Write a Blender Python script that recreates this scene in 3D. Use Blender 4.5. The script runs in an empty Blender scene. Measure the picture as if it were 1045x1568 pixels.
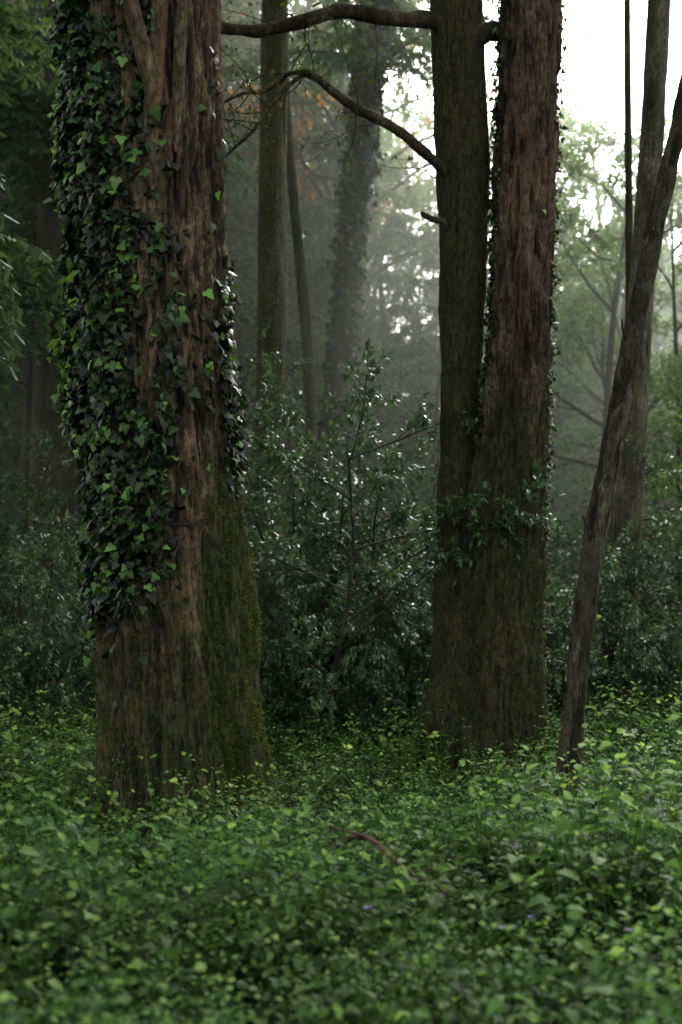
import bpy, math, random
import numpy as np
from mathutils import Vector
random.seed(7)
R = np.random.RandomState(11)
scene = bpy.context.scene
pi = math.pi

# ------------------------------------------------------------------ noise
def _h(ix, iy, iz):
    n = ix*374761393 + iy*668265263 + iz*1103515245
    n = (n ^ (n >> 13))*1274126177
    n = n ^ (n >> 16)
    return (n & 0xffffff)/float(0xffffff)
def vnoise(x, y, z):
    x = np.asarray(x, float); y = np.asarray(y, float); z = np.asarray(z, float)
    x, y, z = np.broadcast_arrays(x, y, z)
    fx = np.floor(x); fy = np.floor(y); fz = np.floor(z)
    ix = fx.astype(np.int64); iy = fy.astype(np.int64); iz = fz.astype(np.int64)
    u = x-fx; v = y-fy; w = z-fz
    u = u*u*(3-2*u); v = v*v*(3-2*v); w = w*w*(3-2*w)
    def L(a, b, t): return a+(b-a)*t
    c = L(L(L(_h(ix, iy, iz), _h(ix+1, iy, iz), u), L(_h(ix, iy+1, iz), _h(ix+1, iy+1, iz), u), v),
          L(L(_h(ix, iy, iz+1), _h(ix+1, iy, iz+1), u), L(_h(ix, iy+1, iz+1), _h(ix+1, iy+1, iz+1), u), v), w)
    return c*2-1
def fbm(x, y, z, o=4):
    s = 0; a = 1.0; t = 0
    for i in range(o):
        s = s+a*vnoise(x*2**i+17*i, y*2**i+5*i, z*2**i); t += a; a *= .5
    return s/t

def ground_h(x, y):
    x = np.asarray(x, float); y = np.asarray(y, float)
    return (0.10*vnoise(x*.35, y*.35, 0.3) + 0.04*vnoise(x*1.1, y*1.1, 4.3)
            + 0.04*np.clip(y-30, 0, 60) - 0.06*np.clip((y-9)/3, 0, 1))

# ------------------------------------------------------------------ mesh builder
class MB:
    def __init__(s): s.V = []; s.P = []; s.T = []; s.n = 0
    def add(s, V, polys, tint=0.5, mat=0):
        V = np.asarray(V, float).reshape(-1, 3)
        for f in polys:
            f = np.asarray(f, np.int64)
            s.P.append((f+s.n, mat))
        s.V.append(V)
        t = np.empty(len(V)); t[:] = tint
        s.T.append(t); s.n += len(V)
    def mesh(s, name, mats, smooth=True):
        me = bpy.data.meshes.new(name)
        V = np.concatenate(s.V); me.vertices.add(len(V)); me.vertices.foreach_set('co', V.ravel())
        loops = np.concatenate([f.ravel() for f, m in s.P])
        tot = np.concatenate([np.full(len(f), f.shape[1]) for f, m in s.P])
        mi = np.concatenate([np.full(len(f), m) for f, m in s.P])
        st = np.concatenate([[0], np.cumsum(tot)[:-1]])
        me.loops.add(len(loops)); me.loops.foreach_set('vertex_index', loops.astype(np.int32))
        me.polygons.add(len(tot)); me.polygons.foreach_set('loop_start', st.astype(np.int32))
        me.polygons.foreach_set('material_index', mi.astype(np.int32))
        me.polygons.foreach_set('use_smooth', np.full(len(tot), smooth))
        a = me.attributes.new('tint', 'FLOAT', 'POINT'); a.data.foreach_set('value', np.concatenate(s.T).astype(np.float32))
        for m in mats: me.materials.append(m)
        me.update(calc_edges=True)
        return me
def link(name, data, parent=None, coll=None):
    o = bpy.data.objects.new(name, data)
    (coll or scene.collection).objects.link(o)
    if parent: o.parent = parent
    return o
def empty(name):
    return link(name, None)

def nrm(v): return v/(np.linalg.norm(v, axis=-1, keepdims=True)+1e-9)

def tube(mb, P, rad, sides=6, tint=0.5, mat=0):
    P = np.asarray(P, float); n = len(P); rad = np.broadcast_to(np.asarray(rad, float), (n,))
    T = np.gradient(P, axis=0); T = nrm(T)
    ref = np.array([1., 0, 0]) if abs(T[0][0]) < .8 else np.array([0, 1., 0])
    A = np.zeros((n, 3)); a = ref
    for i in range(n):
        a = a-T[i]*np.dot(a, T[i]); a = a/(np.linalg.norm(a)+1e-9); A[i] = a
    Bv = np.cross(T, A)
    th = np.arange(sides)/sides*2*pi
    V = P[:, None]+rad[:, None, None]*(A[:, None]*np.cos(th)[None, :, None]+Bv[:, None]*np.sin(th)[None, :, None])
    i = np.arange(n-1)[:, None]*sides; j = np.arange(sides)[None]; k = (j+1) % sides
    F = np.stack([i+j, i+k, i+sides+k, i+sides+j], -1).reshape(-1, 4)
    mb.add(V, [F], tint, mat)

def catmull(K, n):
    K = np.asarray(K, float); m = len(K)
    t = np.linspace(0, m-1, n); i = np.clip(np.floor(t).astype(int), 0, m-2); u = (t-i)[:, None]
    g = lambda q: K[np.clip(q, 0, m-1)]
    p0, p1, p2, p3 = g(i-1), g(i), g(i+1), g(i+2)
    return .5*((2*p1)+(-p0+p2)*u+(2*p0-5*p1+4*p2-p3)*u*u+(-p0+3*p1-3*p2+p3)*u**3)

# ------------------------------------------------------------------ leaf shapes
def leaf8(w=.5, droop=.25, fold=.12):
    V = []
    ts = [0, .3, .65, 1]
    for t in ts: V.append((0, t, -droop*t*t))
    for sx in (-1, 1):
        V.append((sx*w*.46, .3, -droop*.09+fold*w)); V.append((sx*w*.38, .65, -droop*.42+fold*w))
    T3 = [(0, 6, 1), (2, 7, 3), (0, 1, 4), (2, 3, 5)]; T4 = [(1, 6, 7, 2), (1, 2, 5, 4)]
    return np.array(V), [np.array(T3), np.array(T4)]
def leaf5(w=.5, droop=.2):
    V = [(0, 0, 0), (0, .5, -droop*.25), (0, 1, -droop), (-w*.5, .42, .05), (w*.5, .42, .05)]
    return np.array(V), [np.array([(0, 4, 2, 1), (0, 1, 2, 3)])]
def leaf1(w=.2):
    V = [(-w*.5, 0, 0), (w*.5, 0, 0), (w*.35, 1, -.1), (-w*.35, 1, -.1)]
    return np.array(V), [np.array([(0, 1, 2, 3)])]
def ivyleaf():
    h = [(0, 0), (.26, -.14), (.5, .0), (.56, .2), (.33, .38), (.27, .62), (0, 1)]
    out = h+[(-x, y) for x, y in h[-2:0:-1]]
    V = [(0, .3, .06)]+[(x, y, -.10*(x*x+y*y)) for x, y in out]
    m = len(out)
    F = [(0, 1+i, 1+(i+1) % m) for i in range(m)]
    F = [(a, c, b)[::-1] for a, b, c in F]
    return np.array(V), [np.array(F)]

def leaves(mb, tmpl, pos, d, n, size, tint, mat=0):
    TV, TF = tmpl
    pos = np.asarray(pos, float).reshape(-1, 3); N = len(pos)
    if N == 0: return
    d = nrm(np.asarray(d, float)); n = np.asarray(n, float); n = nrm(n-d*np.sum(n*d, -1, keepdims=True))
    x = np.cross(d, n)
    size = np.broadcast_to(np.asarray(size, float), (N,))
    V = (TV[None, :, 0, None]*x[:, None]+TV[None, :, 1, None]*d[:, None]+TV[None, :, 2, None]*n[:, None])*size[:, None, None]+pos[:, None]
    k = len(TV)
    polys = [(f[None]+(np.arange(N)*k)[:, None, None]).reshape(-1, f.shape[1]) for f in TF]
    mb.add(V, polys, np.repeat(np.broadcast_to(tint, (N,)), k), mat)

# ------------------------------------------------------------------ materials
def new_mat(name):
    m = bpy.data.materials.new(name); m.use_nodes = True
    nt = m.node_tree; nt.nodes.clear()
    return m, nt, nt.nodes.new, nt.links.new
def leaf_mat(name, dark, mid, light, rough=.45, transl=.35, spec=.5):
    m, nt, N, L = new_mat(name)
    out = N('ShaderNodeOutputMaterial')
    at = N('ShaderNodeAttribute'); at.attribute_name = 'tint'
    cr = N('ShaderNodeValToRGB'); e = cr.color_ramp.elements
    e[0].position = 0; e[0].color = (*dark, 1); e[1].position = 1; e[1].color = (*light, 1)
    k = e.new(.5); k.color = (*mid, 1)
    L(at.outputs['Fac'], cr.inputs[0])
    oi = N('ShaderNodeObjectInfo')
    mr = N('ShaderNodeMapRange'); mr.inputs['To Min'].default_value = .75; mr.inputs['To Max'].default_value = 1.25
    L(oi.outputs['Random'], mr.inputs['Value'])
    hs = N('ShaderNodeHueSaturation'); L(cr.outputs[0], hs.inputs['Color']); L(mr.outputs[0], hs.inputs['Value'])
    b = N('ShaderNodeBsdfPrincipled'); b.inputs['Roughness'].default_value = rough
    b.inputs['Specular IOR Level'].default_value = spec
    L(hs.outputs[0], b.inputs['Base Color'])
    tr = N('ShaderNodeBsdfTranslucent')
    h2 = N('ShaderNodeHueSaturation'); h2.inputs['Hue'].default_value = .485; h2.inputs['Saturation'].default_value = 1.05; h2.inputs['Value'].default_value = 1.6
    L(hs.outputs[0], h2.inputs['Color']); L(h2.outputs[0], tr.inputs['Color'])
    mx = N('ShaderNodeMixShader'); mx.inputs[0].default_value = transl
    L(b.outputs[0], mx.inputs[1]); L(tr.outputs[0], mx.inputs[2]); L(mx.outputs[0], out.inputs[0])
    return m
def bark_mat(name, deep, mid, light, moss=(.035, .045, .008), moss_amt=.5, zs=.2, scale=14, bump=.03, flake=1.0, fscale=13.):
    m, nt, N, L = new_mat(name)
    out = N('ShaderNodeOutputMaterial'); b = N('ShaderNodeBsdfPrincipled')
    b.inputs['Roughness'].default_value = .85; b.inputs['Specular IOR Level'].default_value = .2
    tc = N('ShaderNodeTexCoord')
    mp = N('ShaderNodeMapping'); mp.inputs['Scale'].default_value = (1, 1, zs); L(tc.outputs['Object'], mp.inputs[0])
    n1 = N('ShaderNodeTexNoise'); n1.inputs['Scale'].default_value = scale; n1.inputs['Detail'].default_value = 10; n1.inputs['Roughness'].default_value = .76; n1.inputs['Distortion'].default_value = .5
    L(mp.outputs[0], n1.inputs['Vector'])
    mp2 = N('ShaderNodeMapping'); mp2.inputs['Scale'].default_value = (1, 1, .38); L(tc.outputs['Object'], mp2.inputs[0])
    n2 = N('ShaderNodeTexNoise'); n2.inputs['Scale'].default_value = scale*3.4; n2.inputs['Detail'].default_value = 6; n2.inputs['Roughness'].default_value = .75; n2.inputs['Distortion'].default_value = .6; L(mp2.outputs[0], n2.inputs['Vector'])
    n3 = N('ShaderNodeTexNoise'); n3.inputs['Scale'].default_value = fscale; n3.inputs['Detail'].default_value = 10; n3.inputs['Roughness'].default_value = .8; n3.inputs['Distortion'].default_value = .3; L(mp2.outputs[0], n3.inputs['Vector'])
    at = N('ShaderNodeAttribute'); at.attribute_name = 'tint'
    a = N('ShaderNodeMath'); a.operation = 'MULTIPLY_ADD'; a.inputs[1].default_value = .6; L(at.outputs['Fac'], a.inputs[0])
    a2 = N('ShaderNodeMath'); a2.operation = 'MULTIPLY_ADD'; a2.inputs[1].default_value = .8; a2.inputs[2].default_value = -.17; L(n1.outputs['Fac'], a2.inputs[0]); L(a2.outputs[0], a.inputs[2])
    cr = N('ShaderNodeValToRGB'); e = cr.color_ramp.elements
    e[0].position = .38; e[0].color = (*deep, 1); e[1].position = .76; e[1].color = (*light, 1)
    k = e.new(.57); k.color = (*mid, 1)
    L(a.outputs[0], cr.inputs[0])
    n5 = N('ShaderNodeTexNoise'); n5.inputs['Scale'].default_value = 2.6; n5.inputs['Detail'].default_value = 5; n5.inputs['Roughness'].default_value = .65; L(mp2.outputs[0], n5.inputs['Vector'])
    r5 = N('ShaderNodeMapRange'); r5.inputs['From Min'].default_value = .38; r5.inputs['From Max'].default_value = .6; r5.inputs['To Min'].default_value = .22; r5.inputs['To Max'].default_value = 1.1; L(n5.outputs['Fac'], r5.inputs['Value'])
    r3 = N('ShaderNodeMapRange'); r3.inputs['From Min'].default_value = .54; r3.inputs['From Max'].default_value = .59; L(n3.outputs['Fac'], r3.inputs['Value'])
    rt = N('ShaderNodeMapRange'); rt.inputs['From Min'].default_value = .3; rt.inputs['From Max'].default_value = .65; L(at.outputs['Fac'], rt.inputs['Value'])
    f3 = N('ShaderNodeMath'); f3.operation = 'MULTIPLY'; L(r3.outputs[0], f3.inputs[0]); L(rt.outputs[0], f3.inputs[1])
    f4 = N('ShaderNodeMath'); f4.operation = 'MULTIPLY'; f4.inputs[1].default_value = flake; L(f3.outputs[0], f4.inputs[0])
    m1 = N('ShaderNodeMix'); m1.data_type = 'RGBA'; L(f4.outputs[0], m1.inputs[0]); L(cr.outputs[0], m1.inputs[6])
    m1.inputs[7].default_value = (light[0]*1.6, light[1]*1.75, light[2]*1.9, 1)
    mf = N('ShaderNodeMix'); mf.data_type = 'RGBA'; mf.blend_type = 'MULTIPLY'; mf.inputs[0].default_value = .9
    rr = N('ShaderNodeMapRange'); rr.inputs['From Min'].default_value = .38; rr.inputs['From Max'].default_value = .56; rr.inputs['To Min'].default_value = .2; rr.inputs['To Max'].default_value = 1.2
    L(n2.outputs['Fac'], rr.inputs['Value']); L(m1.outputs[2], mf.inputs[6]); L(rr.outputs[0], mf.inputs[7])
    mf2 = N('ShaderNodeMix'); mf2.data_type = 'RGBA'; mf2.blend_type = 'MULTIPLY'; mf2.inputs[0].default_value = 1
    L(mf.outputs[2], mf2.inputs[6]); L(r5.outputs[0], mf2.inputs[7])
    ms = N('ShaderNodeAttribute'); ms.attribute_name = 'moss'
    n4 = N('ShaderNodeTexNoise'); n4.inputs['Scale'].default_value = 7; n4.inputs['Detail'].default_value = 8; n4.inputs['Roughness'].default_value = .7; L(tc.outputs['Object'], n4.inputs['Vector'])
    q = N('ShaderNodeMath'); q.operation = 'MULTIPLY_ADD'; q.inputs[1].default_value = 1.0; L(ms.outputs['Fac'], q.inputs[0]); L(n4.outputs['Fac'], q.inputs[2])
    rq = N('ShaderNodeMapRange'); rq.inputs['From Min'].default_value = 1.02-moss_amt; rq.inputs['From Max'].default_value = 1.25-moss_amt; rq.inputs['To Max'].default_value = .8
    L(q.outputs[0], rq.inputs['Value'])
    m2 = N('ShaderNodeMix'); m2.data_type = 'RGBA'; L(rq.outputs[0], m2.inputs[0]); L(mf2.outputs[2], m2.inputs[6])
    mv = N('ShaderNodeMix'); mv.data_type = 'RGBA'; mv.inputs[6].default_value = (moss[0]*.15, moss[1]*.15, moss[2]*.2, 1); mv.inputs[7].default_value = (moss[0]*1.7, moss[1]*1.7, moss[2]*1.7, 1)
    mvr = N('ShaderNodeMapRange'); mvr.inputs['From Min'].default_value = .38; mvr.inputs['From Max'].default_value = .62; L(n2.outputs['Fac'], mvr.inputs['Value'])
    L(mvr.outputs[0], mv.inputs[0]); L(mv.outputs[2], m2.inputs[7])
    L(m2.outputs[2], b.inputs['Base Color'])
    ad = N('ShaderNodeMath'); ad.operation = 'MULTIPLY_ADD'; ad.inputs[1].default_value = .55; L(n2.outputs['Fac'], ad.inputs[0]); L(n1.outputs['Fac'], ad.inputs[2])
    bp = N('ShaderNodeBump'); bp.inputs['Strength'].default_value = 1; bp.inputs['Distance'].default_value = bump
    L(ad.outputs[0], bp.inputs['Height']); L(bp.outputs[0], b.inputs['Normal'])
    L(b.outputs[0], out.inputs[0])
    return m

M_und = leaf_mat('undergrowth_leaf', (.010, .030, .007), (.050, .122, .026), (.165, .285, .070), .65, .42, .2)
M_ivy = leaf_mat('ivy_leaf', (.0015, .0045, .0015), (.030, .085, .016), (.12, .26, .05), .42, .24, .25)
M_laurel = leaf_mat('laurel_leaf', (.018, .044, .018), (.042, .092, .032), (.095, .17, .052), .36, .32, .42)
M_broad = leaf_mat('broadleaf_leaf', (.045, .09, .028), (.08, .155, .042), (.15, .24, .065), .55, .5, .3)
M_con = leaf_mat('conifer_needles', (.022, .050, .018), (.050, .095, .032), (.10, .155, .045), .55, .45, .25)
M_aut = leaf_mat('autumn_leaf', (.12, .06, .015), (.28, .15, .04), (.4, .24, .08), .55, .55, .3)
M_mossf = leaf_mat('moss_fibre', (.016, .024, .004), (.045, .063, .010), (.10, .135, .018), .8, .35, .1)
M_pet = leaf_mat('periwinkle_petal', (.16, .12, .35), (.22, .18, .45), (.3, .26, .55), .6, .3, .3)
M_bark = bark_mat('redwood_bark', (.003, .0027, .002), (.036, .028, .016), (.135, .098, .056), moss=(.026, .036, .008), moss_amt=.36, bump=.04)
M_bark2 = bark_mat('mossy_redwood_bark', (.004, .0035, .002), (.042, .031, .018), (.110, .078, .050), moss=(.026, .032, .008), moss_amt=.42, bump=.04)
M_grey = bark_mat('grey_green_bark', (.02, .018, .012), (.08, .078, .045), (.13, .12, .08), moss=(.05, .056, .018), moss_amt=.35, scale=20)
M_dead = bark_mat('lichened_bark', (.004, .004, .003), (.012, .010, .006), (.060, .050, .034), moss=(.020, .020, .007), moss_amt=.25, zs=.6, scale=14, flake=1.8, fscale=9)
M_twig = bark_mat('twig_bark', (.012, .010, .008), (.035, .029, .020), (.06, .05, .038), moss_amt=.3, zs=1, scale=20, bump=.004)
M_mlimb = bark_mat('mossy_limb_bark', (.02, .015, .010), (.055, .043, .024), (.10, .08, .048), moss=(.06, .065, .016), moss_amt=.5, zs=1, scale=16, bump=.01)
M_stick = bark_mat('fallen_branch_bark', (.02, .012, .008), (.075, .045, .030), (.11, .07, .05), moss_amt=.1, zs=1, scale=25, bump=.006)

# ------------------------------------------------------------------ trunks
def trunk_mesh(name, keys, mat, ns=160, nr=400, amp=.03, flute=.08, nfl=5, flare=.25, seed=0, moss_fn=None, fib=9., plate=.5, zflare=.7):
    K = catmull(keys, nr)
    z = K[:, 0][:, None]; cx = K[:, 1][:, None]; cy = K[:, 2][:, None]; r = K[:, 3][:, None]
    th = (np.arange(ns)/ns*2*pi)[None]
    c = np.cos(th); s = np.sin(th)
    low = fbm(c*1.3+seed, s*1.3, z*.25, 2)
    fl = np.cos(th*nfl+low*3+seed+z*.15)*.5+np.cos(th*(nfl+3)+z*.3+seed*2)*.35
    zb = keys[0][0]
    fz = np.exp(-np.clip(z-zb-.2, 0, 50)/zflare)
    rr = r*(1+flute*fl*(.6+1.2*fz)+.06*low+flare*fz*(.35+.4*(fl > 0)*fl))
    wx = vnoise(c*3+seed, s*3, z*1.1)*.5+vnoise(c*6+seed, s*6, z*4)*.22
    k = fib*(r/.45)**.7
    rid = 1-np.abs(fbm((c*k)+wx, (s*k)+wx, z*1.5+seed, 4))*2.1
    pl = fbm(c*k*.9+3+wx, s*k*.9, z*5.0+seed, 4)
    pl2 = fbm(c*k*.35+1, s*k*.35, z*1.8+seed, 3)
    fine = fbm(c*k*4, s*k*4, z*9+seed, 3)
    hgt = np.clip(rid*.55+pl*plate*.8+.1+pl2*.4, -1, 1)
    rr = rr+amp*hgt+amp*.4*fine+r*.05*pl2
    V = np.stack([cx+rr*c, cy+rr*s, z+0*th], -1)
    mb = MB()
    i = np.arange(nr-1)[:, None]*ns; j = np.arange(ns)[None]; kk = (j+1) % ns
    F = np.stack([i+j, i+kk, i+ns+kk, i+ns+j], -1).reshape(-1, 4)
    mb.add(V, [F], np.clip(hgt*.6+.5+fine*.25, 0, 1).ravel())
    me = mb.mesh(name, [mat])
    a = me.attributes.new('moss', 'FLOAT', 'POINT')
    mo = np.zeros((nr, ns)) if moss_fn is None else np.broadcast_to(moss_fn(z, c, s), (nr, ns))
    a.data.foreach_set('value', mo.ravel().astype(np.float32))
    Nn = np.stack([c+0*z, s+0*z, 0*th+0*z], -1)
    return me, V, Nn, mo

# ------------------------------------------------------------------ GN scatter
def scatter(name, pts, rot, scl, idx, coll, parent=None):
    me = bpy.data.meshes.new(name); n = len(pts)
    me.vertices.add(n); me.vertices.foreach_set('co', np.asarray(pts, float).ravel())
    a = me.attributes.new('rot', 'FLOAT_VECTOR', 'POINT'); a.data.foreach_set('vector', np.asarray(rot, np.float32).ravel())
    a = me.attributes.new('scl', 'FLOAT', 'POINT'); a.data.foreach_set('value', np.asarray(scl, np.float32))
    a = me.attributes.new('idx', 'INT', 'POINT'); a.data.foreach_set('value', np.asarray(idx, np.int32))
    me.update()
    ng = bpy.data.node_groups.new(name+'_nodes', 'GeometryNodeTree')
    ng.interface.new_socket('Geometry', in_out='INPUT', socket_type='NodeSocketGeometry')
    ng.interface.new_socket('Geometry', in_out='OUTPUT', socket_type='NodeSocketGeometry')
    N = ng.nodes.new; L = ng.links.new
    gi = N('NodeGroupInput'); go = N('NodeGroupOutput')
    ci = N('GeometryNodeCollectionInfo'); ci.inputs['Collection'].default_value = coll
    ci.inputs['Separate Children'].default_value = True; ci.inputs['Reset Children'].default_value = True
    ip = N('GeometryNodeInstanceOnPoints'); ip.inputs['Pick Instance'].default_value = True
    def attr(nm, t):
        q = N('GeometryNodeInputNamedAttribute'); q.data_type = t; q.inputs['Name'].default_value = nm; return q.outputs[0]
    L(gi.outputs[0], ip.inputs['Points']); L(ci.outputs[0], ip.inputs['Instance'])
    L(attr('rot', 'FLOAT_VECTOR'), ip.inputs['Rotation']); L(attr('scl', 'FLOAT'), ip.inputs['Scale']); L(attr('idx', 'INT'), ip.inputs['Instance Index'])
    L(ip.outputs[0], go.inputs[0])
    o = link(name, me, parent)
    md = o.modifiers.new('scatter', 'NODES'); md.node_group = ng
    return o
def template_coll(name, meshes):
    c = bpy.data.collections.new(name)
    for i, me in enumerate(meshes):
        o = bpy.data.objects.new(f'{name}_{i:02d}', me); c.objects.link(o)
    return c

# ------------------------------------------------------------------ generic grower
def bpath(p, d, L, n, wob, grav):
    pts = [np.array(p, float)]; d = np.array(d, float); d /= np.linalg.norm(d)
    for i in range(n):
        d = d+R.randn(3)*wob+np.array([0, 0, grav]); d /= np.linalg.norm(d)
        pts.append(pts[-1]+d*L/n)
    return np.array(pts)
def grow(mb, p, d, L, r, lv, k, leaf):
    q = lv[k]
    n = q.get('seg', 6)
    P = bpath(p, d, L, n, q['wob'], q['grav'])
    tube(mb, P, np.linspace(r, r*q.get('tap', .35), n+1), q.get('sides', 4), .5, 0)
    T = nrm(np.gradient(P, axis=0))
    if k == len(lv)-1:
        m = q['leaves']; t = R.uniform(.15, 1, m)**.7*n
        i = np.clip(t.astype(int), 0, n-1); f = (t-i)[:, None]
        pos = P[i]*(1-f)+P[i+1]*f
        dr = T[i]*leaf['along']+nrm(R.randn(m, 3))*leaf['spread']+np.array([0, 0, leaf['drop']])
        nn = np.array([0, 0, 1.])+R.randn(m, 3)*leaf['nr']
        pos = pos+R.randn(m, 3)*leaf.get('jit', .02)
        leaves(mb, leaf['t'], pos, dr, nn, leaf['size']*R.uniform(.6, 1.15, m), np.clip(R.beta(2, 3.2, m)+.1*(t/n-.5), 0, 1), 1)
        return
    for c in range(q['kids']):
        t = (q['tmin']+(1-q['tmin'])*(c+R.rand())/q['kids'])*n
        i = min(int(t), n-1); pp = P[i]*(1-(t-i))+P[i+1]*(t-i)
        a = nrm(R.randn(3)); a = a-T[i]*np.dot(a, T[i]); a /= np.linalg.norm(a)
        if 'flat' in q: a[2] *= q['flat']
        ang = q['ang']*R.uniform(.7, 1.3)
        dd = T[i]*math.cos(ang)+a*math.sin(ang)
        frac = t/n
        grow(mb, pp, dd, L*q['ratio']*R.uniform(.7, 1.2)*(1-.45*frac), max(r*q.get('rr', .45)*(1-.5*frac), .002), lv, k+1, leaf)

def shrub_mesh(name, H=3.2, nst=7, lean=.45, lsize=.085, nl=20, dens=1.0):
    mb = MB()
    lv = [dict(seg=9, wob=.10, grav=.01, kids=int(10*dens), tmin=.12, ang=1.0, ratio=.42, sides=6, rr=.42, tap=.3),
          dict(seg=6, wob=.14, grav=.0, kids=7, tmin=.2, ang=.8, ratio=.5, sides=4, rr=.5),
          dict(seg=4, wob=.15, grav=-.03, leaves=nl, sides=3)]
    leaf = dict(t=leaf5(.42, .22), along=.8, spread=.75, drop=-.12, nr=.55, size=lsize, jit=.015)
    for s in range(nst):
        a = s/nst*2*pi+R.rand(); l = lean*R.uniform(.3, 1.3)
        grow(mb, (.1*math.cos(a), .1*math.sin(a), -.1), (l*math.cos(a), l*math.sin(a), 1), H*R.uniform(.65, 1.1), .022, lv, 0, leaf)
    return mb.mesh(name, [M_twig, M_laurel])
shr = [shrub_mesh('laurel_shrub_a', 3.4, 9, .35), shrub_mesh('laurel_shrub_b', 2.8, 9, .6), shrub_mesh('laurel_shrub_c', 2.2, 10, .8, .075)]
C_shr = template_coll('thicket_shrub', shr)

def broad_mesh(name, H, mat, lsize=.15, nl=26, lean=.1, tmin=.22):
    mb = MB()
    lv = [dict(seg=12, wob=.05, grav=.0, kids=15, tmin=tmin, ang=1.05, ratio=.42, sides=8, rr=.45, tap=.25),
          dict(seg=8, wob=.13, grav=.03, kids=6, tmin=.25, ang=.8, ratio=.55, sides=5, rr=.5),
          dict(seg=5, wob=.16, grav=.0, kids=4, tmin=.2, ang=.8, ratio=.6, sides=3, rr=.5, flat=.4),
          dict(seg=4, wob=.2, grav=-.04, leaves=nl, sides=3)]
    leaf = dict(t=leaf5(.6), along=.5, spread=.9, drop=-.2, nr=.45, size=lsize, jit=.09)
    grow(mb, (0, 0, -.2), (lean, 0, 1), H, .15, lv, 0, leaf)
    return mb.mesh(name, [M_twig, mat])
brd = [broad_mesh('broadleaf_a', 10, M_broad, tmin=.12), broad_mesh('broadleaf_b', 9, M_broad, lean=-.15), broad_mesh('broadleaf_c', 11.5, M_broad)]
C_brd = template_coll('forest_broadleaf', brd)

def bough_mesh(name, L=2.8, droop=.25, step=.10, tl=.75):
    mb = MB()
    n = 14
    t = np.linspace(0, 1, n)
    P = np.stack([t*L, .12*np.sin(t*4+R.rand()*6)*t, .10*L*np.sin(t*2.2)-droop*L*t*t], -1)
    tube(mb, P, np.linspace(.028, .004, n), 5, .5, 0)
    m = int(L/step)
    for i in range(m):
        tt = .1+.9*i/m
        for sd in (-1, 1):
            if R.rand() < .2: continue
            p = np.array([np.interp(tt, t, P[:, a]) for a in range(3)])
            ln = tl*(1-tt*.75)*R.uniform(.5, 1.2)*min(1, tt*3+.3)
            q = bpath(p, (.7, sd*1.0, -.05), ln, 5, .10, -.09)
            tube(mb, q, np.linspace(.006, .002, 6), 3, .5, 0)
            nn = int(ln/.026)+2
            u = np.linspace(.05, 1, nn)*5; ii = np.clip(u.astype(int), 0, 4); f = (u-ii)[:, None]
            pos = q[ii]*(1-f)+q[ii+1]*f
            Tq = nrm(np.gradient(q, axis=0))[ii]
            side = nrm(np.cross(Tq, np.array([0, 0, 1.])))*np.where(np.arange(nn) % 2, 1, -1)[:, None]
            dd = Tq*.7+side*.8+R.randn(nn, 3)*.25+np.array([0, 0, -.3])
            leaves(mb, leaf1(.34), pos, dd, np.array([0, 0, 1.])+R.randn(nn, 3)*.4, R.uniform(.06, .14, nn), np.clip(R.beta(2, 3, nn), 0, 1), 1)
    return mb.mesh(name, [M_twig, M_con])
bgh = [bough_mesh('bough_a'), bough_mesh('bough_b', 3.2, .38), bough_mesh('bough_c', 2.3, .15)]
C_bgh = template_coll('conifer_bough', bgh)

def crown(name, x, y, z0, z1, dens, s0, s1, az=None):
    n = int((z1-z0)*dens); u = (np.arange(n)+R.rand(n))/n
    z = z0+u*(z1-z0)
    a = R.rand(n)*2*pi if az is None else R.uniform(az[0], az[1], n)
    rot = np.stack([R.randn(n)*.15, .05+R.randn(n)*.18, a], -1)
    sc = (s0+(s1-s0)*u)*R.uniform(.7, 1.2, n)
    pts = np.stack([x+0*z, y+0*z, z], -1)
    return pts, rot, sc, R.randint(0, 3, n)

# =================================================================== GROUND
mb = MB()
gx = np.concatenate([np.linspace(-150, -16, 20), np.linspace(-15, 15, 151), np.linspace(16, 150, 20)])
gy = np.concatenate([np.linspace(-60, -4, 12), np.linspace(-3, 32, 176), np.linspace(34, 200, 30)])
X, Y = np.meshgrid(gx, gy); Z = ground_h(X, Y)
nx = len(gx); i = np.arange(len(gy)-1)[:, None]*nx; j = np.arange(nx-1)[None]
mb.add(np.stack([X, Y, Z], -1), [np.stack([i+j, i+j+1, i+nx+j+1, i+nx+j], -1).reshape(-1, 4)])
mg, nt, N, L = new_mat('forest_soil')
out = N('ShaderNodeOutputMaterial'); b = N('ShaderNodeBsdfPrincipled'); b.inputs['Roughness'].default_value = .95
tc = N('ShaderNodeTexCoord'); n1 = N('ShaderNodeTexNoise'); n1.inputs['Scale'].default_value = 9; n1.inputs['Detail'].default_value = 10
L(tc.outputs['Object'], n1.inputs['Vector'])
cr = N('ShaderNodeValToRGB'); cr.color_ramp.elements[0].color = (.010, .012, .006, 1); cr.color_ramp.elements[1].color = (.05, .05, .025, 1)
cr.color_ramp.elements[0].position = .35; cr.color_ramp.elements[1].position = .7
L(n1.outputs['Fac'], cr.inputs[0]); L(cr.outputs[0], b.inputs['Base Color'])
bp = N('ShaderNodeBump'); bp.inputs['Distance'].default_value = .05; L(n1.outputs['Fac'], bp.inputs['Height']); L(bp.outputs[0], b.inputs['Normal'])
L(b.outputs[0], out.inputs[0])
link('ground', mb.mesh('ground', [mg]))

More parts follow.
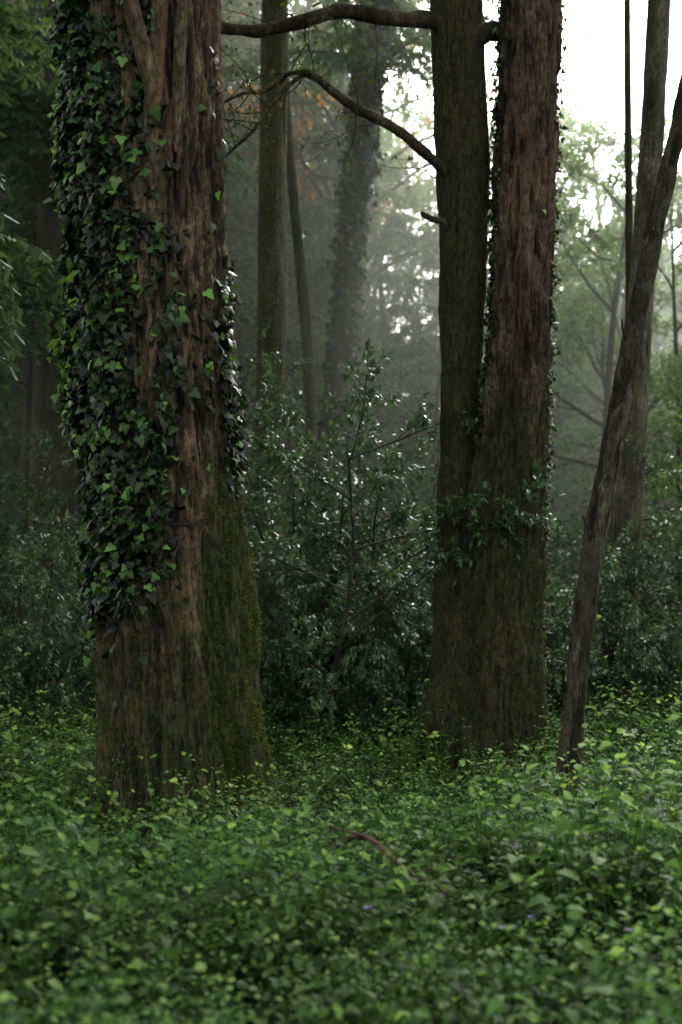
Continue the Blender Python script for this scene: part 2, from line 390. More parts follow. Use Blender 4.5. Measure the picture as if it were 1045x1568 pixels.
# =================================================================== UNDERGROWTH
def patch_mesh(name, W=.62, count=20, Hs=(.22, .46), lsz=(.040, .062), flower=False, hv=.45):
    mb = MB(); T8 = leaf8(.74, .3, .15)
    pos = []; dr = []; nv = []; sz = []; tn = []
    for pl in range(count):
        ox, oy = R.uniform(-W/2, W/2, 2)
        H = R.uniform(*Hs)*(1+hv*R.randn()*.5); ls = R.uniform(*lsz)
        for s in range(R.randint(2, 6)):
            a = R.rand()*2*pi; rr = R.uniform(0, .06)
            tl = R.uniform(.05, .6)
            P = bpath((ox+rr*math.cos(a), oy+rr*math.sin(a), -.05), (tl*math.cos(a), tl*math.sin(a), 1), H*R.uniform(.6, 1.2), 6, .08, -.01)
            tube(mb, P, np.linspace(.003, .0014, 7), 3, .45, 0)
            ph = R.rand()*6; nn = 7
            for k in range(nn):
                t = .22+.78*k/(nn-1); i = min(int(t*6), 5); p = P[i]+(P[i+1]-P[i])*(t*6-i)
                ph += 1.57+R.randn()*.3
                for sd in (0, pi):
                    b_ = ph+sd+R.randn()*.2
                    up = .7*(t > .85)+R.randn()*.35
                    d = np.array([math.cos(b_), math.sin(b_), up])
                    pos.append(p+d*.012); dr.append(d)
                    nv.append(np.array([-.3*math.cos(b_)*up, -.3*math.sin(b_)*up, 1.])+R.randn(3)*.4)
                    sz.append(ls*R.uniform(.6, 1.25)*(1.1-.45*(t > .85)-.15*t))
                    tn.append(np.clip(-.10+.55*t*(P[-1][2]/.42)+R.randn()*.17+(.2 if t > .9 else 0), 0, 1))  # pale tip leaves; lower ones coloured darker to shade the gaps
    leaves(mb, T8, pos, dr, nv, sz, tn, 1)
    if flower:
        for _ in range(2):
            c = np.array([R.uniform(-.25, .25), R.uniform(-.25, .25), Hs[1]*R.uniform(.75, .9)])
            for k in range(5):
                a = k*2*pi/5
                leaves(mb, leaf8(.8, .1), [c], [[math.cos(a), math.sin(a), .15]], [[0, 0, 1.]], .016, .5, 2)
    return mb.mesh(name, [M_und, M_und, M_pet])
pm = [patch_mesh('undergrowth_a'), patch_mesh('undergrowth_b', Hs=(.2, .36), lsz=(.032, .048), count=25), patch_mesh('undergrowth_c', Hs=(.28, .62), lsz=(.044, .068), count=15, hv=.6),
      patch_mesh('undergrowth_d', Hs=(.14, .30)), patch_mesh('undergrowth_e', Hs=(.24, .44)), patch_mesh('undergrowth_f', flower=True)]
C_und = template_coll('undergrowth_patch', pm)
def jgrid(x0, x1, y0, y1, s):
    a, c = np.meshgrid(np.arange(x0, x1, s), np.arange(y0, y1, s))
    a = a.ravel(); c = c.ravel()
    return a+R.uniform(-.35, .35, len(a))*s, c+R.uniform(-.35, .35, len(a))*s
xs, ys, ss = [], [], []
for (x0, x1, y0, y1, s, k) in [(-3.4, 3.4, 1.8, 7, .40, 1.05), (-5, 5, 7, 13, .46, 1.08), (-11, 11, 13, 24, .75, 1.5), (-20, 20, 24, 40, 1.2, 2.0)]:
    a, c = jgrid(x0, x1, y0, y1, s); xs.append(a); ys.append(c); ss.append(np.full(len(a), k))
x = np.concatenate(xs); y = np.concatenate(ys); sc = np.concatenate(ss)
hm = fbm(x*.8+3, y*.8, 1.5, 3)
near = np.clip((y-2)/3, .3, 1)
sc = sc*(1+.95*hm*near)*R.uniform(.82, 1.18, len(x))
sc = np.where(y < 3.6, np.minimum(sc, 1.05), sc)
sc *= 1+1.0*np.exp(-((x+2.6)**2/1.2+(y-10.3)**2/2.2))+.25*np.exp(-((x+1.1)**2/.5+(y-7.9)**2/.1))
sc *= 1-.38*np.exp(-((x-.25)**2/.12+(y-6.2)**2/.3))
keep = (((x+.98)**2+(y-8.7)**2) > .56**2) & (((x-1.2)**2+(y-11.5)**2) > .46**2)
x, y, sc = x[keep], y[keep], sc[keep]; n = len(x)
idx = R.choice([0, 1, 2, 3, 4], n, p=[.25, .2, .22, .13, .2])
idx[(y < 3.4) & (idx == 2)] = 4
fl = (R.rand(n) < .08) & (y < 5.5) & (x > -.2); idx[fl] = 5
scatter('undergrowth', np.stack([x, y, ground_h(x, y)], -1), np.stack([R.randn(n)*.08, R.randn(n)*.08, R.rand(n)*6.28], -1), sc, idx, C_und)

# =================================================================== LEFT REDWOOD
left = empty('redwood_tree')
LK = [(-.3, -.95, 8.75, .50), (.3, -.965, 8.75, .475), (1.2, -1.0, 8.75, .445), (2.1, -1.07, 8.75, .43), (3.1, -1.14, 8.75, .43), (4.2, -1.18, 8.75, .43),
      (5.3, -1.22, 8.75, .43), (7.5, -1.3, 8.8, .40), (11, -1.4, 8.9, .33), (16, -1.4, 9, .2), (20, -1.4, 9, .06)]
moss_l = lambda z, c, s: np.clip((c-.35)*1.4, 0, 1)*np.clip((2.8-z)/1.4, 0, 1)+.38*np.clip((2.6-z)/1.8, 0, 1)
me, V, NN, mo = trunk_mesh('redwood_trunk', LK, M_bark, 420, 1400, amp=.046, flute=.035, flare=.16, seed=2.3, moss_fn=moss_l, fib=11, plate=1.2)
link('trunk', me, left)
mb = MB()
def strip(pts, w, t=.02):
    P = catmull(pts, 60); n = len(P)
    Tt = nrm(np.gradient(P, axis=0)); outw = np.tile(np.array([-.1, -1., 0]), (n, 1)); sx = nrm(np.cross(Tt, outw))
    u = np.linspace(0, 1, n); ww = w*np.sin(pi*np.clip(u*.9+.08, 0, 1))**.6*(1+.25*vnoise(u*9, 3.1, w*50))
    prof = [(-1, 0), (-.75, .5), (-.3, .9), (.15, 1), (.6, .75), (1, 0)]
    cols = [P+sx*(ww*a)[:, None]+outw*((t*b_)*(.7+.5*vnoise(u*14, a*5, 2.)))[:, None] for a, b_ in prof]
    Vv = np.stack(cols, 1); k = len(prof)
    i = np.arange(n-1)[:, None]*k; j = np.arange(k-1)[None]
    F = np.stack([i+j, i+j+1, i+k+j+1, i+k+j], -1).reshape(-1, 4)
    mb.add(Vv, [F], .85)
yf = 8.27
strip([(-1.24, yf+.04, 5.9), (-1.24, yf-.02, 5.2), (-1.21, yf-.05, 4.9), (-1.15, yf-.05, 4.66), (-1.11, yf-.02, 4.45), (-1.13, yf+.03, 4.22)], .05, .08)
strip([(-1.36, yf+.03, 5.9), (-1.31, yf, 5.3), (-1.27, yf-.02, 4.9), (-1.24, yf-.0, 4.6), (-1.25, yf+.04, 4.3), (-1.28, yf+.07, 4.0)], .04, .05)
strip([(-1.00, yf+.02, 5.9), (-1.03, yf-.01, 5.3), (-1.06, yf-.02, 4.8), (-1.09, yf+.0, 4.3), (-1.09, yf+.05, 3.9)], .045, .05)
strip([(-.90, yf+.08, 5.8), (-.93, yf+.04, 5.0), (-.95, yf+.04, 4.5), (-.97, yf+.08, 4.1)], .035, .04)
strip([(-1.42, yf+.08, 4.7), (-1.38, yf+.06, 4.3), (-1.36, yf+.06, 4.0), (-1.37, yf+.1, 3.7)], .035, .04)
link('bark_slabs', mb.mesh('bark_slabs', [M_bark]), left)

def add_ivy(name, V, NN, maskfn, count, parent, size=(.035, .08), lift=.09, mat=M_ivy, seed=0, bright=.9, rlift=1.0, frac=.3):
    nr, ns, _ = V.shape
    mb = MB(); z = V[..., 2]; th = (np.arange(ns)/ns*2*pi)[None]
    w = np.broadcast_to(maskfn(z, np.cos(th), np.sin(th)), (nr, ns)).ravel().copy()
    w *= np.repeat(np.gradient(V[:, 0, 2]), ns)*np.linalg.norm(V[:, 0, :2]-V[:, ns//2, :2], axis=1).repeat(ns)
    w = np.clip(w, 0, None); w /= w.sum()
    pick = R.choice(nr*ns, count, p=w)
    pos = V.reshape(-1, 3)[pick]; nn = NN.reshape(-1, 3)[pick]
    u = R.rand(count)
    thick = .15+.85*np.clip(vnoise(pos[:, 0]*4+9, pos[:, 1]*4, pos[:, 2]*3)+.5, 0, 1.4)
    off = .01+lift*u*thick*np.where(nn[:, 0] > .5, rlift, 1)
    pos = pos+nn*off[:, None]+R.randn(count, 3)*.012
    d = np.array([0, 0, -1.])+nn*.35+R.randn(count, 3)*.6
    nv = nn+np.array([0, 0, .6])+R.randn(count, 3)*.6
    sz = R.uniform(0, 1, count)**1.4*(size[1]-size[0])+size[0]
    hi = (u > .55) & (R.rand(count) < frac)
    tint = np.clip(.09*u+(.12+R.beta(1.3, 2.4, count)*bright)*hi+.03*R.randn(count), 0, 1)  # shade inside the ivy and scattered glints painted as leaf colour
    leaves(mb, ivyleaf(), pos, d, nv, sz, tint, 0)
    link(name, mb.mesh(name, [mat]), parent)
def ivy_mask(z, c, s):
    lim = np.interp(z, [.2, 1.2, 1.6, 2.2, 3.0, 3.9, 4.5, 5.0, 6, 12], [-1.0, -.6, -.2, .12, .25, .25, .12, -.15, -.2, .2])
    nz = fbm(c*2.2, s*2.2, z*1.3, 3)
    front = (s < .3)
    m = np.clip((lim-c+nz*.7)*2.2, 0, 1)*np.clip(1.0+fbm(c*6, s*6, z*4, 3)*1.8, .12, 1)
    m2 = np.clip((lim+.5-c+nz*1.2)*1.2, 0, 1)*.14
    right = np.clip((c-.8)*8, 0, 1)*np.clip((z-2.1)*3, 0, 1)*np.clip((3.6-z)*3, 0, 1)*np.clip(.7+nz*2, 0, 1)
    low = np.clip((z-.9)*2, 0, 1)
    return (m+m2*front+.5*right)*(low*.95+.03)*np.where((z > 9), .2, 1)
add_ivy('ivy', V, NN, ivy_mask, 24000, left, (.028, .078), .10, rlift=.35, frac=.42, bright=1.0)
def ivy_edge(z, c, s):
    nz = np.clip(fbm(c*2, s*2, z*1.8+9, 2)+.5, 0, 1.2)
    return np.clip((-.80-c)*6, 0, 1)*(s < .35)*nz*np.clip((z-1.3), 0, 1)*(z < 7)
add_ivy('ivy_fringe', V, NN, ivy_edge, 1900, left, (.035, .078), .16, bright=1.7, frac=.75)  # outer-edge leaves coloured paler for a backlit look
mb = MB()
for k in range(7):
    th0 = R.uniform(pi*.95, pi*1.45); z0 = R.uniform(.1, 1.5); pts = []
    ns = V.shape[1]; zz = V[:, 0, 2]; th = th0
    for q in range(60):
        zq = z0+q*.06; th += R.randn()*.03
        i = int(np.searchsorted(zz, zq)); j = int(th/(2*pi)*ns) % ns
        pts.append(V[i, j]+NN[i, j]*.008)
    tube(mb, np.array(pts), .005, 5)
pts = []
for q in range(40):
    u = q/39; th = pi*1.42+u*.95; zq = 1.98-.07*math.sin(u*pi)-.0*u
    i = int(np.searchsorted(V[:, 0, 2], zq)); j = int(th/(2*pi)*V.shape[1]) % V.shape[1]
    pts.append(V[i, j]+NN[i, j]*.02)
tube(mb, np.array(pts), .006, 5)
link('ivy_stems', mb.mesh('ivy_stems', [M_twig]), left)
def add_moss(name, V, NN, w, count, parent, size=.022):
    mb = MB(); nr, ns, _ = V.shape
    w = np.clip(w, 0, None).ravel().copy(); w /= w.sum()
    pk = R.choice(nr*ns, count, p=w); pos = V.reshape(-1, 3)[pk]; nn = NN.reshape(-1, 3)[pk]
    leaves(mb, leaf1(.3), pos-nn*.004, nn+R.randn(count, 3)*.6+np.array([0, 0, -.2]), R.randn(count, 3), R.uniform(.5, 1.3, count)*size, R.beta(2, 2.5, count), 0)
    link(name, mb.mesh(name, [M_mossf]), parent)
ths = (np.arange(V.shape[1])/V.shape[1]*2*pi)[None]
mz = np.clip(mo, 0, 1)**1.5*np.clip(fbm(np.cos(ths)*5, np.sin(ths)*5, V[:, :1, 2]*4, 3)+.15, 0, 1)*(V[:, :1, 2] < 3)
add_moss('moss', V, NN, mz, 28000, left)
pts, rot, sc, ix = crown('c', -1.35, 8.8, 8.5, 19, 5, 1.2, .5)
scatter('crown', pts, rot, sc, ix, C_bgh, left)

# =================================================================== TWIN-TRUNK REDWOOD
twin = empty('twin_trunk_redwood_tree')
K1 = [(-.4, 1.17, 11.5, .43), (.3, 1.20, 11.5, .395), (.96, 1.24, 11.5, .355), (2.0, 1.32, 11.5, .295), (3.07, 1.42, 11.5, .235), (4.13, 1.46, 11.5, .215), (5.18, 1.495, 11.5, .22), (6.24, 1.527, 11.5, .21),
      (9, 1.6, 11.5, .18), (13, 1.65, 11.5, .12), (17, 1.7, 11.5, .04)]
mossb = lambda z, c, s: .38-.34*np.clip((z-2.2)/1.6, 0, 1)
me, V1, N1, mo1 = trunk_mesh('twin_trunk_a', K1, M_bark2, 300, 1100, amp=.044, flute=.05, flare=.15, seed=7.1, moss_fn=mossb, fib=9, plate=1.4)
link('trunk', me, twin)
K2 = [(-.2, .96, 11.66, .25), (1.2, .955, 11.68, .19), (2.2, .965, 11.70, .155), (3.07, .975, 11.70, .145), (4.13, .995, 11.68, .18), (5.18, .985, 11.65, .20), (6.24, .93, 11.6, .20), (9, .8, 11.6, .16), (13, .75, 11.6, .1), (16, .7, 11.6, .04)]
mossa = lambda z, c, s: .50+.0*z+0*c
me, V2, N2, mo2 = trunk_mesh('twin_trunk_b', K2, M_bark2, 240, 1000, amp=.022, flute=.04, flare=.0, seed=12.1, moss_fn=mossa, fib=10, plate=.9)
link('second_stem', me, twin)
KB = [(-.3, .90, 11.40, .20), (.2, .86, 11.40, .21), (.55, .86, 11.40, .20), (.8, .92, 11.44, .13), (.95, 1.0, 11.5, .05)]
me, VB, NB, _ = trunk_mesh('burl', KB, M_bark2, 120, 120, amp=.02, flute=.06, flare=.1, seed=4., moss_fn=mossa)
link('burl', me, twin)
def ivy_twin(z, c, s):
    nz = fbm(c*3+5, s*3, z*1.6, 3)
    r = np.clip((c-.85)*8, 0, 1)*np.clip((z-.6), 0, 1)
    l = np.clip((-.78-c)*5, 0, 1)*np.clip((z-2.4)*2, 0, 1)*1.5
    return (r+l)*np.clip(.6+nz*1.6, 0, 1)*(z < 8)+.004*(z < 7)
add_ivy('ivy', V1, N1, ivy_twin, 2800, twin, (.022, .046), .055, frac=.5)
add_moss('moss', V1, N1, (mo1*(V1[:, :1, 2] < 4.5))**2, 14000, twin, .02)
mb = MB()
def limb(pts, r0, r1, mbx=mb, n=60, sides=10, wob=.012):
    P = catmull(pts, n); P = P+wob*np.stack([vnoise(np.arange(n)*.35, 1.5+k, r0*99) for k in range(3)], -1)
    rr = np.linspace(r0, r1, n)*(1+.18*vnoise(np.arange(n)*.5, 7.7, r0*50))
    tube(mbx, P, rr, sides); return P
def moss_sock(mbx, P, r, cnt):
    i = R.randint(0, len(P), cnt); d = nrm(R.randn(cnt, 3)); d[:, 2] = np.abs(d[:, 2])*.8
    leaves(mbx, leaf1(.3), P[i]+R.randn(cnt, 3)*.008+d*r*.9, d+R.randn(cnt, 3)*.4, R.randn(cnt, 3), R.uniform(.012, .03, cnt), R.beta(2, 2.5, cnt), 1)
y0 = 11.55
Pa = limb([(.85, y0, 6.03), (.72, y0-.1, 6.06), (.42, y0-.2, 6.03), (.0, y0-.3, 6.05), (-.35, y0-.35, 5.94), (-.65, y0-.3, 5.90), (-.95, y0-.2, 5.96), (-1.3, y0, 6.1)], .075, .04)
Pb = limb([(.86, y0, 4.86), (.72, y0-.1, 4.95), (.42, y0-.3, 5.13), (.1, y0-.4, 5.26), (-.2, y0-.5, 5.46), (-.30, y0-.5, 5.50)], .048, .03)
Pc = limb([(-.28, y0-.5, 5.50), (-.42, y0-.5, 5.38), (-.58, y0-.45, 5.20), (-.75, y0-.4, 5.02), (-.95, y0-.3, 4.88)], .02, .010)
Pd = limb([(-.28, y0-.5, 5.50), (-.4, y0-.45, 5.5), (-.6, y0-.3, 5.42), (-.8, y0-.2, 5.43), (-1.1, y0-.1, 5.3)], .02, .008)
Pe = limb([(.83, y0-.1, 4.43), (.7, y0-.22, 4.44), (.64, y0-.28, 4.46)], .028, .018)
Pf = limb([(.98, y0, 5.75), (1.12, y0-.05, 5.95), (1.3, y0, 6.0), (1.45, y0, 5.92)], .08, .08)
for (P, r, c) in ((Pa, .05, 1800), (Pb, .035, 1200), (Pc, .014, 250), (Pd, .014, 250)): moss_sock(mb, P, r, c)
lvT = [dict(seg=6, wob=.12, grav=-.03, kids=5, tmin=.2, ang=.8, ratio=.5, sides=3, rr=.5), dict(seg=4, wob=.15, grav=-.03, leaves=3, sides=3)]
lfT = dict(t=leaf5(.5), along=.5, spread=.9, drop=-.2, nr=.6, size=.05, jit=.02)
for P in (Pa, Pb, Pd, Pc):
    for k in range(8):
        p = P[R.randint(8, len(P))]
        grow(mb, p, (R.uniform(-.8, .2), R.uniform(-.6, .6), R.uniform(-.6, .7)), R.uniform(.3, .7), .007, lvT, 0, lfT)
link('limbs', mb.mesh('limbs', [M_mlimb, M_mossf]), twin)
p1 = crown('c', 1.6, 11.5, 9, 16, 5, 1.0, .5); p2 = crown('c', .8, 11.6, 9, 15, 4, 1.0, .4)
scatter('crown', *[np.concatenate([a, b_]) for a, b_ in zip(p1, p2)], C_bgh, twin)

# =================================================================== LEANING DEAD TRUNK
lean = empty('leaning_dead_tree')
KL = [(-.2, 1.31, 8.6, .085), (.38, 1.37, 8.6, .068), (1.54, 1.49, 8.6, .062), (2.26, 1.61, 8.6, .06), (3.06, 1.77, 8.6, .058), (3.78, 1.91, 8.6, .052), (4.54, 2.09, 8.6, .045), (5.6, 2.32, 8.6, .035), (7, 2.6, 8.6, .015)]
me, V3, N3, _ = trunk_mesh('leaning_trunk', KL, M_dead, 90, 900, amp=.015, flute=.06, flare=.05, seed=3.3, moss_fn=lambda z, c, s: .35+0*z+0*c, fib=5, plate=1.6)
link('trunk', me, lean)
mb = MB()
for k in range(7):
    zq = R.uniform(1.5, 4.5); i = int(np.searchsorted(V3[:, 0, 2], zq)); p = V3[i].mean(0)
    P = bpath(p, (R.uniform(-.6, .8), R.uniform(-.5, .5), .6), R.uniform(.08, .3), 4, .1, 0); tube(mb, P, np.linspace(.012, .005, 5), 5)
link('stubs', mb.mesh('stubs', [M_twig]), lean)

# =================================================================== MID TREES
def mid_tree(nm, keys, mat, crown_z=None, ivy=0, moss=.3, ns=120, nr=500, amp=.012, dens=6, s=(1., .5), seed=1., fib=8, az=None):
    e = empty(nm)
    me, Vx, Nx, _ = trunk_mesh(nm+'_trunk', keys, mat, ns, nr, amp=amp, flute=.05, flare=.15, seed=seed, moss_fn=lambda z, c, s_: moss+0*z+0*c, fib=fib)
    link('trunk', me, e)
    if ivy:
        add_ivy('ivy', Vx, Nx, lambda z, c, s_: np.clip(.6+fbm(c*2, s_*2, z*.8+seed, 3)*1.2, 0.02, 1)*(z < 11), ivy, e, (.06, .11), .16)
    if crown_z:
        pts, rot, sc, ix = crown('c', 0, 0, crown_z[0], crown_z[1], dens, *s, az=az)
        kz = [q[0] for q in keys]; pts[:, 0] = np.interp(pts[:, 2], kz, [q[1] for q in keys]); pts[:, 1] = np.interp(pts[:, 2], kz, [q[2] for q in keys])
        scatter('crown', pts, rot, sc, ix, C_bgh, e)
    return e
mid_tree('conifer_tree', [(-.3, -.80, 16, .2), (1, -.80, 16, .17), (4, -.79, 16, .155), (8, -.75, 16, .14), (13, -.72, 16, .11), (18, -.7, 16, .04)], M_grey, (8.6, 17), moss=.4, seed=5)
mid_tree('ivy_covered_tree', [(-.3, -.3, 20, .25), (2, -.17, 20, .21), (5, .03, 20, .16), (7.3, .25, 20, .17), (9.6, .44, 20, .17), (13, .6, 20, .13), (18, .7, 20, .05)], M_twig, (8.5, 18), ivy=4500, seed=6, dens=7)
mid_tree('slender_tree', [(-.3, -.25, 18, .08), (3, -.38, 18, .075), (4.5, -.43, 18, .07), (7, -.66, 18, .055), (9.5, -.8, 18, .04), (12, -.9, 18, .02)], M_twig, None, seed=7, ns=40, nr=200, amp=.006)
mid_tree('conifer_tree', [(-.3, 2.84, 15, .20), (.0, 2.87, 15, .175), (2.8, 3.05, 15, .155), (5, 3.2, 15, .125), (7.6, 3.36, 15, .115), (11, 3.5, 15, .08), (16, 3.6, 15, .03)], M_grey, (10, 16), moss=.2, seed=8, dens=4)
mid_tree('slender_tree', [(-.3, 3.1, 15.8, .06), (4, 3.2, 15.8, .045), (8, 3.18, 15.8, .035), (12, 3.2, 15.8, .015)], M_twig, None, seed=9, ns=40, nr=200, amp=.004)
for (xx, yy, r, z0, z1, dn) in [(-4.2, 13.5, .3, 4.2, 18, 7), (-5.6, 8.5, .35, 6.0, 18, 5), (-3.9, 19, .28, 5, 18, 8), (6.2, 10.5, .35, 7, 17, 5)]:  # second and last stand off frame, added as canopy to shade the scene
    mid_tree('conifer_tree', [(-.3, xx, yy, r*1.2), (2, xx, yy, r), (8, xx+.1, yy, r*.75), (18, xx, yy, r*.15)], M_bark2, (z0, z1), seed=xx, ns=60, nr=200, dens=dn, s=(1.15, .5), amp=.02)

# =================================================================== SHRUBS
def place(nm, me, x_, y_, s, rz, sz=None):
    o = link(nm, me); o.location = (x_, y_, float(ground_h(x_, y_))); o.rotation_euler = (0, 0, rz); o.scale = (s, s, sz or s); return o
for (k, x_, y_, s, rz, sz) in [(0, -.15, 14.0, .95, .4, 1.02), (1, .65, 13.6, .8, 2.1, .95), (2, -.55, 12.9, .75, 1.1, .8), (2, .25, 12.7, .7, 4.4, .75), (1, .0, 15.6, .95, 3.3, 1.),
                               (1, -2.75, 12.6, .8, .2, .85), (2, -3.1, 11.6, .8, 2.6, .8), (0, -3.7, 14.5, .9, 5.0, .95), (1, -1.5, 14.6, .75, 5., .8), (0, .5, 14.6, .8, 5.5, .85), (1, -.7, 14.2, .7, .5, .85),
                               (1, 2.35, 13.8, .75, 1.7, .9), (2, 3.1, 13.3, .8, 3.9, .85), (0, 4.0, 14.8, .85, 2.2, .9), (2, 2.2, 15.6, .9, .9, 1.), (2, 1.5, 13.2, .65, .3, .65)]:
    place('laurel_shrub', shr[k], x_, y_, s, rz, sz)
mb = MB()
lvS = [dict(seg=8, wob=.05, grav=-.005, kids=12, tmin=.3, ang=.8, ratio=.34, sides=5, rr=.5, tap=.3, flat=.6),
       dict(seg=5, wob=.12, grav=-.01, kids=4, tmin=.2, ang=.7, ratio=.5, sides=3, rr=.5), dict(seg=4, wob=.12, grav=-.03, leaves=10, sides=3)]
lfS = dict(t=leaf8(.4, .2), along=.8, spread=.7, drop=-.1, nr=.6, size=.072, jit=.01)
P = limb([(-.05, 12.0, -.1), (-.08, 11.95, .6), (.03, 11.9, 1.2), (.1, 11.8, 1.9), (.05, 11.8, 2.6)], .022, .012, mb)
for (t, d_, l_) in [(.40, (1, -.35, .9), 1.9), (.5, (1, -.55, .78), 1.9), (.58, (1, -.62, .62), 1.5), (.6, (-1, -.2, .4), 1.0), (.72, (1, -.5, .36), 1.6), (.85, (-.8, -.3, .6), .9), (.95, (.3, .2, 1), .9), (.98, (.9, -.2, .3), 1.2), (.45, (.4, .9, .5), 1.2)]:
    grow(mb, P[int(t*59)], d_, l_, .010, lvS, 0, lfS)
link('laurel_sapling', mb.mesh('laurel_sapling', [M_twig, M_laurel]))

# distant thicket
n = 260
x = R.uniform(-17, 17, n); y = R.uniform(17, 42, n)
k = np.abs(x) < y*.30+2; x = x[k]; y = y[k]; n = len(x)
scatter('thicket', np.stack([x, y, ground_h(x, y)], -1), np.stack([0*x, 0*x, R.rand(n)*6.28], -1), R.uniform(.6, 1.15, n)*(1+(y-17)*.02), R.randint(0, 3, n), C_shr)

am = broad_mesh('autumn_tree', 12, M_aut, .11, 10, tmin=.5)
place('autumn_broadleaf_tree', am, -.2, 25, 1.0, 1.2)
place('autumn_broadleaf_tree', am, -5.6, 23, .9, 3.2)
place('broadleaf_tree', brd[0], 3.9, 21, .70, 1.0)
place('broadleaf_tree', brd[1], 5.3, 19.5, .72, 2.7)
place('broadleaf_tree', brd[0], 2.7, 24, .70, 4.0)

# =================================================================== DISTANT FOREST
B = []
for q in range(60):
    y_ = R.uniform(24, 52); x_ = R.uniform(-.32, .32)*y_
    s_ = R.uniform(.8, 1.15)
    if x_/y_ < -.03: s_ *= 1.35
    if -.03 < x_/y_ < .10: s_ *= .72
    if x_/y_ >= .10: s_ *= .84
    B.append((x_, y_, s_))
B = np.array(B)
scatter('distant_broadleaf_forest', np.stack([B[:, 0], B[:, 1], ground_h(B[:, 0], B[:, 1])], -1), np.stack([0*B[:, 0], 0*B[:, 0], R.rand(len(B))*6.28], -1), B[:, 2], R.randint(0, 3, len(B)), C_brd)
cf = empty('distant_conifer_forest'); mb = MB(); acc = []
cons = [(1.4, 28, 9.0), (.5, 31, 10), (-1.6, 27, 15), (-3.2, 24, 17), (-5.2, 27, 18), (-6.4, 22, 18), (-2.4, 34, 18), (-7.5, 31, 18), (-4.4, 38, 20), (2.6, 36, 10), (6.2, 33, 9), (-.6, 40, 15), (8.5, 40, 11), (-9, 40, 20),
        (1.25, 22, 6.6), (-2.1, 20.5, 13), (-.1, 24.5, 12)]
for (x_, y_, h_) in cons:
    g = float(ground_h(x_, y_))
    P = np.stack([np.full(10, x_)+R.randn()*.05*np.linspace(0, 10, 10), np.full(10, y_), np.linspace(g-.2, g+h_, 10)], -1)
    tube(mb, P, np.linspace(.17 if y_ > 23 else .09, .02, 10), 10)
    acc.append(crown('c', x_, y_, g+2.2, g+h_, 8 if y_ > 23 else 6, 1.1 if y_ > 23 else .75, .3))
for q in range(45):
    y_ = R.uniform(17, 40); x_ = R.uniform(-.3, .3)*y_
    if -.04 < x_/y_ < .13: continue
    P = bpath((x_, y_, 0), (R.uniform(-.15, .15), 0, 1), R.uniform(5, 13), 12, .03, .02)
    tube(mb, P, np.linspace(R.uniform(.04, .12), .012, 13), 7)
    for w_ in range(6):
        p = P[R.randint(3, 12)]
        tube(mb, bpath(p, (R.uniform(-1, 1), R.uniform(-1, 1), .4), R.uniform(.8, 2.2), 8, .15, .02), np.linspace(.02, .005, 9), 4)
link('trunks', mb.mesh('distant_trunks', [M_twig]), cf)
scatter('boughs', *[np.concatenate(a) for a in zip(*acc)], C_bgh, cf)

# =================================================================== FALLEN BRANCH
mb = MB()
P = limb([(-.02, 6.75, .35), (.08, 6.62, .42), (.17, 6.45, .41), (.28, 6.25, .35), (.40, 6.08, .32), (.46, 6.0, .29)], .016, .007, mb, 40, 8)
tube(mb, bpath(P[10], (-.6, -.2, .25), .18, 5, .1, 0), np.linspace(.010, .004, 6), 5)
tube(mb, bpath(P[25], (.6, -.3, .2), .15, 5, .1, 0), np.linspace(.007, .003, 6), 5)
link('fallen_branch', mb.mesh('fallen_branch', [M_stick]))

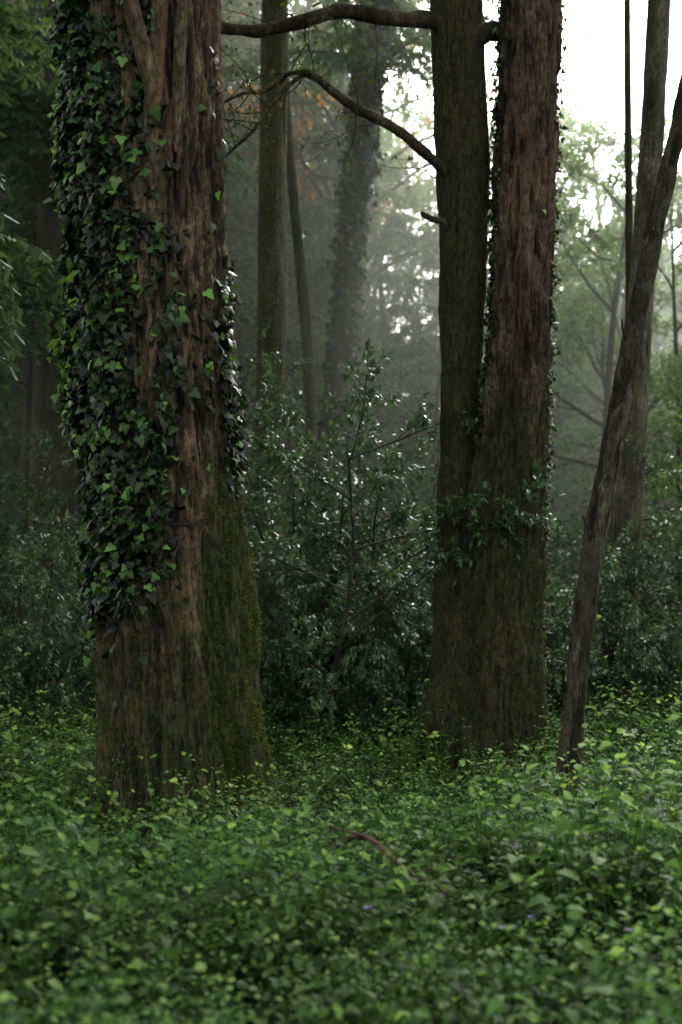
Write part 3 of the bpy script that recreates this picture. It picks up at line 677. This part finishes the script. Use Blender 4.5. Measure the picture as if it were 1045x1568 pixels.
# =================================================================== MIST
mm, nt, N, L = new_mat('mist_volume')
out = N('ShaderNodeOutputMaterial'); vs = N('ShaderNodeVolumeScatter')
vs.inputs['Color'].default_value = (.93, 1, .86, 1); vs.inputs['Density'].default_value = .021; vs.inputs['Anisotropy'].default_value = .35  # faint green in the scatter colour stands in for leaf-filtered light
L(vs.outputs[0], out.inputs['Volume'])
bx = MB()
c = np.array([(x_, y_, z_) for z_ in (-3, 20) for y_ in (16.6, 70) for x_ in (-40, 40)])
bx.add(c, [np.array([(0, 2, 3, 1), (4, 5, 7, 6), (0, 1, 5, 4), (2, 6, 7, 3), (0, 4, 6, 2), (1, 3, 7, 5)])])
link('mist', bx.mesh('mist', [mm], False))

# =================================================================== SKY + SUN
w = bpy.data.worlds.new('World'); scene.world = w; w.use_nodes = True
nt = w.node_tree; nt.nodes.clear()
sk = nt.nodes.new('ShaderNodeTexSky'); sk.sky_type = 'NISHITA'; sk.sun_disc = False
el, az = math.radians(38), math.radians(16)
sk.sun_elevation = el; sk.sun_rotation = az; sk.dust_density = 6; sk.air_density = 1.0; sk.ozone_density = 1
hs = nt.nodes.new('ShaderNodeHueSaturation'); hs.inputs['Saturation'].default_value = .10; hs.inputs['Value'].default_value = 4.8
tn = nt.nodes.new('ShaderNodeMix'); tn.data_type = 'RGBA'; tn.blend_type = 'MULTIPLY'; tn.inputs[0].default_value = 1; tn.inputs[7].default_value = (.98, 1, .90, 1)
bg = nt.nodes.new('ShaderNodeBackground'); bg.inputs['Strength'].default_value = .15
wo = nt.nodes.new('ShaderNodeOutputWorld')
nt.links.new(sk.outputs[0], hs.inputs['Color']); nt.links.new(hs.outputs[0], tn.inputs[6]); nt.links.new(tn.outputs[2], bg.inputs['Color']); nt.links.new(bg.outputs[0], wo.inputs[0])
sl = bpy.data.lights.new('sun', 'SUN'); sl.energy = 4; sl.angle = math.radians(14); sl.color = (1, .97, .88)
so = link('sun', sl)
sd = Vector((math.sin(az)*math.cos(el), math.cos(az)*math.cos(el), math.sin(el)))
so.rotation_euler = sd.to_track_quat('Z', 'Y').to_euler()

# =================================================================== CAMERA
cd = bpy.data.cameras.new('camera'); cd.sensor_fit = 'VERTICAL'; cd.sensor_height = 36; cd.sensor_width = 24; cd.lens = 50
cd.shift_y = 76/1568; cd.clip_end = 500; cd.clip_start = .05
cd.dof.use_dof = True; cd.dof.focus_distance = 9.3; cd.dof.aperture_fstop = 1.6
co = link('camera', cd); co.location = (0, 0, 1.7); co.rotation_euler = (pi/2, 0, 0)
scene.camera = co
scene.view_settings.view_transform = 'Standard'; scene.view_settings.look = 'None'; scene.view_settings.exposure = 0
